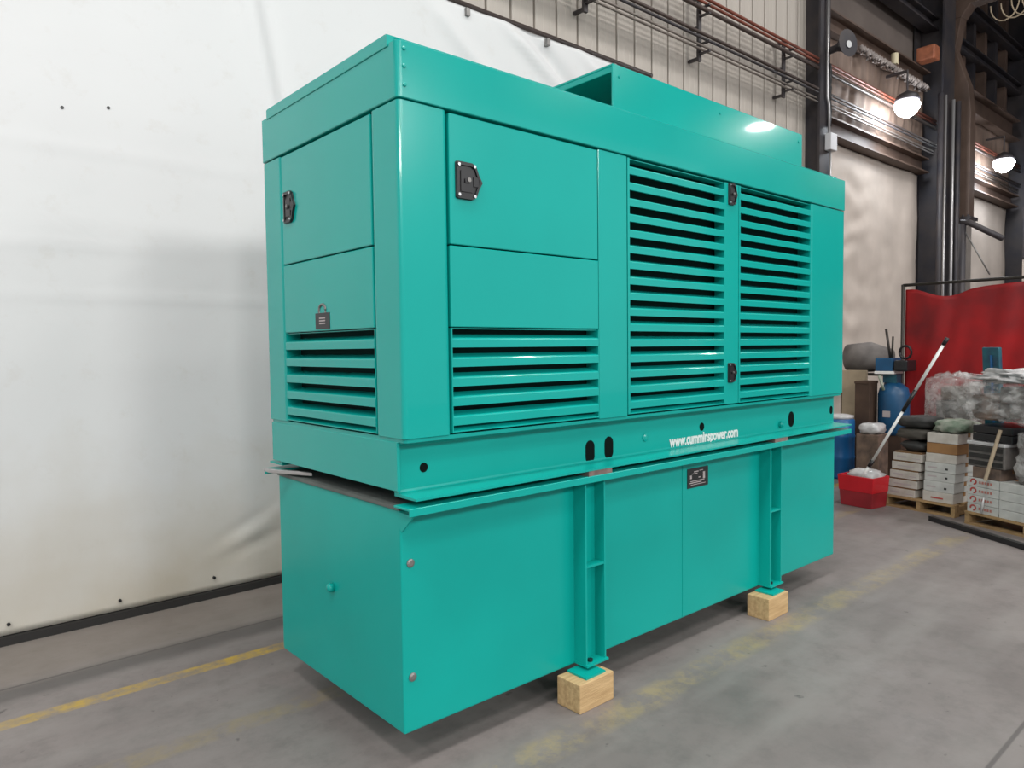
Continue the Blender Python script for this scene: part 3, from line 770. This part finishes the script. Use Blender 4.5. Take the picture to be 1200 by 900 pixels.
for yy in (2.27, 2.36, 2.46, 2.55): tube(bm, [(13.83, yy, 3.95), (13.83, yy, 4.10)], 0.02, 6)
obj('splice_plate', bm, M_iron, t)
tag(bxo('white_post', (14.30, 14.42, 2.60, 2.74, 0, 4.9), mat('white_post_paint', (0.55, 0.52, 0.49), 0.6)), 'narrow pale post standing just behind the brown crane column', 'post')
# jib arm
t = thing('jib_pole', 'dark pole with a sloping arm standing behind the red curtain', 'pole', (9.5, 1.03, 0))
bm = B(); tube(bm, [(9.5, 1.03, 0), (9.5, 1.03, 3.30)], 0.045, 12); obj('pole', bm, M_iron, t, smooth=True)
bm = B(); tube(bm, [(9.5, 1.05, 3.32), (9.5, 0.95, 3.31), (9.5, 0.56, 3.05)], 0.04, 10); obj('arm', bm, M_iron, t, smooth=True)
bm = B(); tube(bm, [(9.5, 1.0, 3.2), (9.5, 0.70, 2.60)], 0.010, 8); obj('brace', bm, M_steel, t, smooth=True)
# dark cabinet with pale lower box beyond the arm
t = thing('wall_cabinet', 'tall dark cabinet with a pale lower box on the far wall column', 'cabinet', (18.4, 2.3, 2.9))
bm = B(); box(bm, 17.95, 19.0, 2.28, 2.44, 3.6, 4.75); obj('dark_box', bm, M_iron, t, bevel=0.02)
bm = B(); box(bm, 18.0, 19.0, 2.26, 2.44, 2.9, 3.58); obj('pale_box', bm, M_beigecur, t, bevel=0.02, label='pale lower box')
# amber beacon and cream tag
tag(bxo('orange_box', (12.3, 12.55, 2.36, 2.66, 6.60, 6.84), M_orange, bevel=0.03), 'small faded orange box beside the brown knee of the crane column', 'box')
bm = B(); tube(bm, [(11.263, 2.606, 6.30), (11.263, 2.606, 6.47)], 0.055, 10)
tag(obj('cream_lamp', bm, mat('cream', (0.7, 0.62, 0.42), 0.6)), 'small cream cylinder on the brown beam above the bright lamp', 'fixture')
# loose hoses under the rafter
bm = B()
for k in range(4):
    y0 = 1.95 - 0.16 * k; tube(bm, [(13.8, y0 + 0.22 * math.cos(a) - 0.2, 7.75 + 0.32 * math.sin(a)) for a in [PI + PI * q / 10 for q in range(11)]], 0.012, 6)
tag(obj('hose_loops', bm, M_board, smooth=True), 'thin pale hose loops hanging under the brown roof beam', 'hose')
# jumble of dark vertical pipes on column 2
for k, (x, y, r, m, lab) in enumerate(((12.75, 2.40, 0.05, M_iron, 'thick dark downpipe on the near side of the second column'),
                                (12.92, 2.38, 0.022, M_conduit, 'thin bright conduit on the near side of the second column'),
                                (13.30, 2.38, 0.030, M_conduit, 'bright conduit on the face of the second column'),
                                (13.48, 2.36, 0.05, M_iron, 'thick dark pipe on the far side of the second column'))):
    bm = B(); tube(bm, [(x, y, 0.02), (x, y, 6.1)], r, 10)
    tag(obj('downpipe', bm, m, smooth=True), lab, 'pipe')

# ================================================================== RED WELDING CURTAIN
t = thing('welding_curtain', 'tall red vinyl welding curtain on a dark frame behind the pallets', 'curtain', (8.5, 0, 0))
bm = B(); tube(bm, [(8.5, 1.39, 0.0), (8.5, 1.39, 2.47)], 0.022, 10); obj('upright', bm, M_frame, t, smooth=True)
bm = B(); tube(bm, [(8.5, -2.2, 0.0), (8.5, -2.2, 2.47)], 0.022, 10); obj('upright', bm, M_frame, t, smooth=True)
bm = B(); tube(bm, [(8.5, 1.39, 2.46), (8.5, -2.2, 2.46)], 0.020, 10); obj('top_rail', bm, M_frame, t, smooth=True)
for y in (1.39, -2.2):
    bm = B(); box(bm, 8.44, 8.56, y - 0.03, y + 0.03, 0, 0.04); obj('foot', bm, M_frame, t)
bm = B(); vs = []
for i in range(121):
    y = 1.365 - 3.54 * i / 120; row = []
    sag = 0.11 * math.exp(-((y - 0.86) / 0.30) ** 2) + 0.02 * abs(math.sin(y * 5))
    for j in range(41):
        z = 0.28 + (2.42 - sag - 0.28) * j / 40
        x = 8.5 + 0.05 * noise.noise(Vector((y * 2.5, z * 0.35, 1))) + 0.03 * noise.noise(Vector((y * 5 + z, z * 0.6, 6)))
        row.append(bm.verts.new((x, y, z)))
    vs.append(row)
for i in range(120):
    for j in range(40): bm.faces.new((vs[i][j], vs[i + 1][j], vs[i + 1][j + 1], vs[i][j + 1]))
s = obj('vinyl_sheet', bm, M_redcur, t, smooth=True); sd = s.modifiers.new('thickness', 'SOLIDIFY'); sd.thickness = 0.003

# ================================================================== BLUE MACHINES AND CLUTTER LEFT OF THE CURTAIN
t = thing('blue_drum', 'tall blue plastic drum with a white lid behind the red bin', 'drum', (7.75, 1.86, 0))
bm = B(); lathe(bm, 0, 0, [(0.17, 0.0), (0.185, 0.03), (0.185, 0.25), (0.193, 0.27), (0.185, 0.29), (0.185, 0.52), (0.193, 0.54), (0.185, 0.56), (0.185, 0.74), (0.16, 0.77)], 28)
obj('barrel', bm, M_bluep, t, local=True, smooth=True)
bm = B(); lathe(bm, 0, 0, [(0.17, 0.76), (0.175, 0.80), (0.10, 0.815), (0.02, 0.82)], 24); obj('lid', bm, M_bag, t, local=True, smooth=True, label='white drum lid')
tag(bxo('plywood_board', (8.35, 8.40, 1.78, 2.10, 0, 1.36), M_board, bevel=0.004), 'narrow beige board standing behind the blue drum', 'board')
t = thing('brown_cabinet', 'narrow dark brown wooden post cabinet between the blue drum and blue machine', 'cabinet', (8.0, 1.67, 0))
bm = B(); box(bm, 7.98, 8.22, 1.580, 1.765, 0, 1.22); obj('case', bm, M_brown, t, bevel=0.006)
bm = B(); box(bm, 7.97, 8.23, 1.575, 1.77, 1.20, 1.235); obj('cap', bm, M_brown, t, bevel=0.004)
bm = B(); tube(bm, [(8.72, 2.18, 1.52), (8.72, 1.90, 1.53), (8.72, 1.62, 1.49)], [0.19, 0.21, 0.15], 14)
# grey tarpaulin roll on a rack
t = thing('tarpaulin_roll', 'bulky grey tarpaulin roll on a rack behind the blue drum', 'roll', (8.75, 1.95, 0))
obj('roll', bm, M_greyroll, t, smooth=True)
bm = B()
for x, y in ((8.60, 1.62), (8.88, 1.62), (8.60, 2.20), (8.88, 2.20)): box(bm, x, x + 0.03, y, y + 0.03, 0, 1.28)
box(bm, 8.58, 8.92, 1.60, 2.24, 1.28, 1.31); obj('rack', bm, M_frame, t)
t = thing('blue_machine', 'blue shop machine with a domed tank and a boxy head beside the red curtain', 'machine', (8.25, 1.40, 0))
bm = B(); lathe(bm, 8.25, 1.39, [(0.17, 0.55), (0.185, 0.60), (0.185, 1.06), (0.165, 1.14), (0.10, 1.20), (0.05, 1.22)], 28); obj('tank', bm, M_bluem, t, smooth=True)
bm = B(); box(bm, 8.12, 8.39, 1.36, 1.575, 1.36, 1.53); obj('head', bm, M_bluem, t, bevel=0.015)
bm = B(); box(bm, 8.10, 8.40, 1.34, 1.575, 1.325, 1.36); obj('head_tray', bm, M_white, t, bevel=0.004, label='pale tray')
bm = B(); box(bm, 8.18, 8.32, 1.33, 1.50, 1.21, 1.325); obj('neck', bm, M_navy, t)
bm = B(); box(bm, 8.10, 8.40, 1.18, 1.34, 1.36, 1.50); obj('motor', bm, M_black, t, bevel=0.02)
bm = B(); box(bm, 8.10, 8.40, 1.24, 1.57, 0, 0.55); obj('stand', bm, M_brown, t)
bm = B(); tube(bm, [(8.07, 1.50, 1.30), (8.05, 1.47, 1.24), (8.06, 1.44, 1.12)], 0.018, 8); obj('hose', bm, M_rag, t, smooth=True, label='pale green hose')
bm = B(); box(bm, 8.062, 8.066, 1.36, 1.45, 0.78, 0.86); obj('label_print', bm, M_platep, t, label='pale label')
bm = B(); tube(bm, [(8.2, 1.42, 1.53), (8.2, 1.475, 1.90)], 0.016, 8); obj('lever', bm, M_frame, t, smooth=True)
bm = B(); tube(bm, [(8.2, 1.40, 1.53), (8.2, 1.39, 1.80)], 0.013, 8); obj('lever', bm, M_frame, t, smooth=True)
bm = B(); tube(bm, [(8.2, 1.24 + 0.07 * math.cos(a), 1.60 + 0.08 * math.sin(a)) for a in [2 * PI * k / 16 for k in range(17)]], 0.015, 8); obj('hand_wheel', bm, M_black, t, smooth=True)
t = thing('bagged_crate', 'brown crate topped with a white bag under the blue machine', 'crate', (7.55, 1.38, 0))
bm = B(); box(bm, 7.42, 7.72, 1.24, 1.50, 0, 0.62); obj('crate', bm, M_goods2, t, bevel=0.01)
bm = B(); blob(bm, (7.57, 1.37, 0.68), (0.32, 0.27, 0.14), 0.2, 2.5, 3, 0.4, 2.0); obj('bag', bm, M_bag, t, smooth=True, label='white plastic bag')

# red bin with a bag, and the pole standing in it
ang = math.atan2(-0.403, -0.057)
t = thing('red_bin', 'bright red plastic bin with a white bag in it on the floor by the tank', 'bin', (6.175, 1.145, 0), ang)
bm = B()
def taper(x0, x1, y0, y1, z0, z1, s0, s1, hollow=True):
    xc, yc = (x0 + x1) / 2, (y0 + y1) / 2
    def ring(s, z, e=0): return [bm.verts.new((xc + sx * ((x1 - x0) / 2 * s - e), yc + sy * ((y1 - y0) / 2 * s - e), z)) for sx, sy in ((-1, -1), (1, -1), (1, 1), (-1, 1))]
    R0 = ring(s0, z0); R1 = ring(s1, z1); R2 = ring(s1, z1, 0.012); R3 = ring(s0, z0 + 0.012, 0.012)
    bm.faces.new(R0[::-1])
    for P_, Q in ((R0, R1), (R1, R2), (R2, R3)):
        for k in range(4): bm.faces.new((P_[k], P_[(k + 1) % 4], Q[(k + 1) % 4], Q[k]))
    bm.faces.new(R3)
taper(0.0, 0.385, 0.0, 0.30, 0.0, 0.31, 0.90, 1.0)
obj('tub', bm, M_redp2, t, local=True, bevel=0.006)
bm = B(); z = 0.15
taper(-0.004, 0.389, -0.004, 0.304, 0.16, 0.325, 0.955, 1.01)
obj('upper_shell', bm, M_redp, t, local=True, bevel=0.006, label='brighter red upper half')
bm = B(); blob(bm, (0.21, 0.17, 0.31), (0.34, 0.27, 0.16), 0.22, 2.6, 3, 0.3, 5.0); obj('bag', bm, M_bag, t, local=True, smooth=True, label='white plastic bag')
t = thing('broom_pole', 'white pole with black grips standing in the red bin and leaning right', 'pole', (6.28, 0.906, 0.2))
p0 = Vector((6.20, 0.925, 0.27)); p1 = Vector((6.22, 0.127, 1.756)); 
def PP(f): return p0 + (p1 - p0) * f
bm = B(); tube(bm, [PP(0.0), PP(0.11)], 0.016, 10); obj('shaft', bm, M_white, t, smooth=True)
bm = B(); tube(bm, [PP(0.11), PP(0.155)], 0.022, 10); obj('grip', bm, M_black, t, smooth=True)
bm = B(); tube(bm, [PP(0.155), PP(0.51)], 0.014, 10); obj('shaft', bm, M_white, t, smooth=True)
bm = B(); tube(bm, [PP(0.51), PP(0.655)], 0.019, 10); obj('grip', bm, M_black, t, smooth=True)
bm = B(); tube(bm, [PP(0.655), PP(0.955)], 0.015, 10); obj('shaft', bm, M_white, t, smooth=True)
bm = B(); tube(bm, [PP(0.955), PP(1.0)], 0.020, 10); obj('end_cap', bm, M_black, t, smooth=True)

# pallets
def pallet(loc, rot, wd, dp_, lab):
    t = thing('pallet', lab, 'pallet', loc, rot, 'wooden pallets under the cartons')
    n = 6
    for k in range(n):
        y = k * (dp_ - 0.09) / (n - 1)
        bm = B(); box(bm, 0, wd, y, y + 0.09, 0.100, 0.120); obj('deck_board', bm, M_pallet, t, local=True)
    for x in (0.0, wd / 2 - 0.02, wd - 0.04):
        bm = B(); box(bm, x, x + 0.04, 0.005, dp_ - 0.005, 0.018, 0.100); obj('stringer', bm, M_pallet, t, local=True)
    for y in (0.0, dp_ / 2 - 0.045, dp_ - 0.09):
        bm = B(); box(bm, 0, wd, y, y + 0.09, 0.0, 0.018); obj('bottom_board', bm, M_pallet, t, local=True)
    return t
A1 = math.atan2(-0.695, -0.117); A2 = math.atan2(-0.527, -0.212)
L1 = (6.45, 0.785, 0); L2 = (6.175, -0.057, 0)
pallet(L1, A1, 0.72, 1.0, 'wooden pallet under the two tall leaning carton stacks, nearer the red bin')
pallet(L2, A2, 1.15, 1.0, 'wooden pallet under the low red printed cartons, at the right edge')
def on(L, ang, x, y, z):
    c, s_ = math.cos(ang), math.sin(ang); return (L[0] + c * x - s_ * y, L[1] + s_ * x + c * y, z)

def carton(L, ang, x, y, z, w_, d_, h, m, lab, group, prints=(), dz=0.0, yaw=0.0):
    t = thing('carton', lab, 'carton', on(L, ang, x, y, z), ang + yaw, group)
    bm = B(); box(bm, 0, w_, 0, d_, 0, h - 0.002); obj('box', bm, m, t, local=True, bevel=0.003, seg=1)
    bm = B(); box(bm, -0.0008, w_ + 0.0008, d_ / 2 - 0.025, d_ / 2 + 0.025, h * 0.6, h - 0.001); obj('tape', bm, M_kraft, t, local=True)
    for (x0, x1, z0, z1, mm) in prints:
        bm = B(); box(bm, x0, x1, -0.0015, 0.001, z0, z1); obj('print', bm, mm, t, local=True)
    return t
ordA = ('bottom', 'second from the bottom', 'middle', 'second from the top', 'top')
for k in range(5):
    carton(L1, A1, 0.012 + 0.017 * k, 0.03 + 0.004 * (k % 2), 0.12 + 0.094 * k, 0.30, 0.42, 0.080, M_carton,
           'off-white flat carton, %s of the left leaning stack beside the red bin' % ordA[k], 'cartons in the left leaning stack',
           [(0.04, 0.14, 0.03, 0.05, M_platep), (0.2, 0.28, 0.025, 0.035, M_platep)] if k % 2 == 0 else [(0.06, 0.24, 0.03, 0.042, M_platep)])
    bm = B(); box(bm, 0.01, 0.29, 0.01, 0.40, 0, 0.0145)
    tt = tag(obj('carton_sheet', bm, M_cardedge, None), 'thin brown card layer on the %s carton of the left stack' % ordA[k], 'card', 'card layers in the left stack')
    tt.location = on(L1, A1, 0.012 + 0.017 * k, 0.03, 0.12 + 0.094 * k + 0.079); tt.rotation_euler = (0, 0, A1)
ordB = ('bottom', 'second from the bottom', 'third from the bottom', 'middle', 'third from the top', 'brown kraft', 'top')
hB = (0.105, 0.105, 0.09, 0.10, 0.09, 0.105, 0.10); z = 0.12
for k in range(7):
    lab = 'brown kraft carton, second from the top of the right tall stack' if k == 5 else 'white printed carton, %s of the right tall stack on the nearer pallet' % ordB[k]
    pr_ = [(0.03, 0.12, 0.04, 0.055, M_platep), (0.2, 0.225, 0.03, 0.05, M_darksack)] if k in (1, 2, 3) else ([(0.08, 0.2, 0.035, 0.05, M_red_print)] if k in (0,) else ())
    carton(L1, A1, 0.392 + 0.006 * k, 0.03 + 0.003 * (k % 3), z, 0.295, 0.42, hB[k], M_kraft if k == 5 else (M_carton2 if k in (1, 2, 3) else M_carton), lab, 'cartons in the right tall stack', pr_)
    z += hB[k]
zBt = z
# sacks on top of the left stack
def sack(L, ang, x, y, z, sz, m, lab, cat, group=None, seed=1.0, amp=0.15, sq=0.45, name='sack'):
    t = tag(obj(name, (lambda b: (blob(b, (0, 0, sz[2] / 2), sz, amp, 2.6, 3, sq, seed), b)[1])(B()), m, smooth=True), lab, cat, group)
    t.location = on(L, ang, x, y, z); t.rotation_euler = (0, 0, ang); return t
sack(L1, A1, 0.255, 0.25, 0.591, (0.30, 0.42, 0.115), M_darksack, 'dark grey flattened sack lying on the left leaning stack', 'sack', seed=3)
sack(L1, A1, 0.235, 0.25, 0.706, (0.36, 0.42, 0.13), M_greysack, 'grey brown sack in the middle of the pile on the left stack', 'sack', seed=7)
sack(L1, A1, 0.235, 0.25, 0.836, (0.40, 0.42, 0.12), M_darksack, 'black bag topmost on the left carton stack, beside the white pole', 'bag', seed=11)
sack(L1, A1, 0.61, 0.22, zBt + 0.001, (0.33, 0.40, 0.13), M_rag, 'green and white rags heaped on the right tall carton stack', 'rags', seed=13, amp=0.3, name='rag_heap')
# second row of goods behind the front stacks (fills the pallet)
t = thing('wrapped_bundle', 'tall brown goods in clear plastic film at the back of the nearer pallet', 'bundle', on(L1, A1, 0.36, 0.72, 0.12), A1)
bm = B(); box(bm, -0.24, 0.24, -0.18, 0.20, 0, 0.80); obj('goods', bm, M_goods2, t, local=True, bevel=0.02)
bm = B(); box(bm, -0.14, 0.22, -0.16, 0.16, 0.80, 0.98); obj('goods', bm, M_goods, t, local=True, bevel=0.03)
bm = B(); box(bm, -0.10, 0.20, -0.15, 0.12, 0.98, 1.13); obj('goods', bm, M_goods2, t, local=True, bevel=0.03)
bm = B(); blob(bm, (0.02, 0.0, 0.70), (0.56, 0.40, 1.12), 0.12, 4, 4, 0.8, 23, False); obj('film', bm, M_film, t, local=True, smooth=True, label='clear plastic film')

# low red printed cartons on pallet 2: four rows, two columns
rows = ('bottom', 'second', 'third', 'top')
for c in range(3):
    for k in range(4):
        x = 0.01 + c * 0.312
        lab = ('white carton with a red emblem, %s row, left column of the low pallet stack' if c == 0 else
               'plain pale carton, %s row, second column of the low pallet stack' if c == 1 else 'plain pale carton, %s row, outermost right column of the low pallet stack') % rows[k]
        t = carton(L2, A2, x, 0.02, 0.12 + 0.082 * k, 0.306, 0.40, 0.0815, M_carton2, lab, 'cartons on the low pallet stack', ())
        if c == 0:
            bm = B(); n = 16
            for q in range(n):
                a0, a1 = 2 * PI * q / n, 2 * PI * (q + 1) / n
                if q in (9, 10, 11): continue
                vs4 = [bm.verts.new((0.06 + r * 1.15 * math.cos(a), -0.0012, 0.042 + r * math.sin(a))) for r, a in ((0.015, a0), (0.030, a0), (0.030, a1), (0.015, a1))]
                bm.faces.new(vs4)
            obj('emblem', bm, M_red_print, t, local=True, label='red ring emblem')
            bm = B()
            for q, xx in enumerate((0.115, 0.142, 0.169, 0.196, 0.223)): box(bm, xx, xx + 0.019, -0.0014, 0.001, 0.030, 0.054)
            obj('print', bm, mat('faded_red_print', (0.42, 0.17, 0.14), 0.7) if k == 0 else bpy.data.materials['faded_red_print'], t, local=True)
ZP = 0.12 + 0.082 * 4
t = carton(L2, A2, 0.05, 0.03, ZP, 0.27, 0.36, 0.105, M_goods2, 'brown carton on the low stack, under the dark wrapped crate', 'goods on the low pallet')
t = thing('dark_crate', 'dark crate with a white top edge in the middle of the right pallet pile', 'crate', on(L2, A2, 0.0, 0.03, ZP + 0.106), A2)
bm = B(); box(bm, 0, 0.36, 0, 0.40, 0, 0.22); obj('case', bm, M_goods, t, local=True, bevel=0.01)
for k in range(3):
    bm = B(); box(bm, 0.02, 0.34, -0.008, 0.0, 0.02 + 0.065 * k, 0.06 + 0.065 * k); obj('rib', bm, M_darksack, t, local=True)
bm = B(); box(bm, -0.005, 0.365, -0.012, 0.405, 0.205, 0.235); obj('lid', bm, M_bag, t, local=True, bevel=0.006, label='white lid edge')
t = thing('black_tray', 'black plastic trays on the dark crate, under the film bundle', 'tray', on(L2, A2, 0.02, 0.06, ZP + 0.345), A2)
for k in range(2):
    bm = B(); box(bm, 0, 0.385, 0, 0.40, 0.075 * k, 0.07 + 0.075 * k); obj('tray', bm, M_black, t, local=True, bevel=0.008)
ZT2 = ZP + 0.497
t = thing('wrapped_bundle', 'big grey bundle in crumpled plastic film, topmost on the right pallet pile', 'bundle', on(L2, A2, 0.26, 0.26, ZT2 + 0.02), A2)
bm = B(); box(bm, -0.24, 0.02, -0.22, 0.14, 0.03, 0.26); obj('goods', bm, M_goods2, t, local=True, bevel=0.02)
bm = B(); box(bm, 0.03, 0.28, -0.22, 0.12, 0.06, 0.34); obj('goods', bm, M_goods, t, local=True, bevel=0.02)
bm = B(); box(bm, 0.29, 0.48, -0.20, 0.12, 0.05, 0.30); obj('goods', bm, M_goods2, t, local=True, bevel=0.02)
bm = B(); blob(bm, (0.13, -0.02, 0.22), (0.84, 0.54, 0.40), 0.26, 3.6, 5, 0.65, 31, False); obj('film', bm, M_film, t, local=True, smooth=True, label='crumpled clear film')
bm = B(); blob(bm, (0.18, -0.04, 0.43), (0.78, 0.46, 0.13), 0.55, 3.0, 4, 0.3, 37, False); obj('film_cap', bm, M_filmcap, t, local=True, smooth=True, label='white bunched film on top')
t = thing('wrapped_bundle', 'brown bundle in clear film at the right edge of the photo, on the low cartons', 'bundle', on(L2, A2, 0.68, 0.24, ZP), A2)
bm = B(); box(bm, -0.22, 0.22, -0.18, 0.16, 0, 0.42); obj('goods', bm, M_goods, t, local=True, bevel=0.02)
bm = B(); blob(bm, (0.0, -0.01, 0.24), (0.50, 0.42, 0.48), 0.14, 4, 4, 0.7, 41); obj('film', bm, M_film, t, local=True, smooth=True, label='clear plastic film')
# blue panel sticking up behind the bundle
t = thing('blue_slab', 'dark blue plastic panel sticking up behind the film bundle, against the red curtain', 'panel', on(L2, A2, -0.23, 0.72, 0.0), A2)
bm = B(); v = box(bm, -0.09, 0.09, 0, 0.05, 0, 1.66)
for q in v[4:]: q.co.x -= 0.10
obj('slab', bm, M_navy, t, local=True, bevel=0.012)
bm = B(); v = box(bm, 0.005, 0.025, -0.008, 0.0, 0.9, 1.58)
for q in v[:4]: q.co.x -= 0.056
for q in v[4:]: q.co.x -= 0.099
obj('rib', bm, M_bluep, t, local=True)
# leaning stick
bm = B(); tube(bm, [on(L2, A2, 0.245, -0.06, 0.45), on(L2, A2, 0.335, 0.0, 0.92)], 0.016, 8)
tag(obj('wood_stick', bm, M_board), 'pale wooden stick leaning on the right pallet pile in front of the dark crate', 'stick')
# white torn strip hanging on the red printed cartons
bm = B(); box(bm, *[0.0] * 6) if False else None
tube(bm, [on(L2, A2, 0.20, -0.012, 0.28), on(L2, A2, 0.19, -0.014, 0.22), on(L2, A2, 0.175, -0.014, 0.13)], [0.006, 0.012, 0.006], 6)
tag(obj('film_strip', bm, M_bag, smooth=True), 'white torn film strip hanging down the front of the low cartons', 'strip')
# black steel skid lying in front of the pallets
t = thing('steel_skid', 'flat black steel skid lying on the floor in front of the pallets', 'skid', (6.046, 0.21, 0), math.atan2(-0.907, -0.548))
bm = B(); box(bm, 0, 1.5, 0, 0.05, 0, 0.045); obj('front_bar', bm, M_black, t, local=True)
bm = B(); box(bm, 0.02, 1.5, 0.05, 0.11, 0.0, 0.03); obj('deck', bm, mat('grey_skid_top', (0.14, 0.13, 0.13), 0.6), t, local=True)
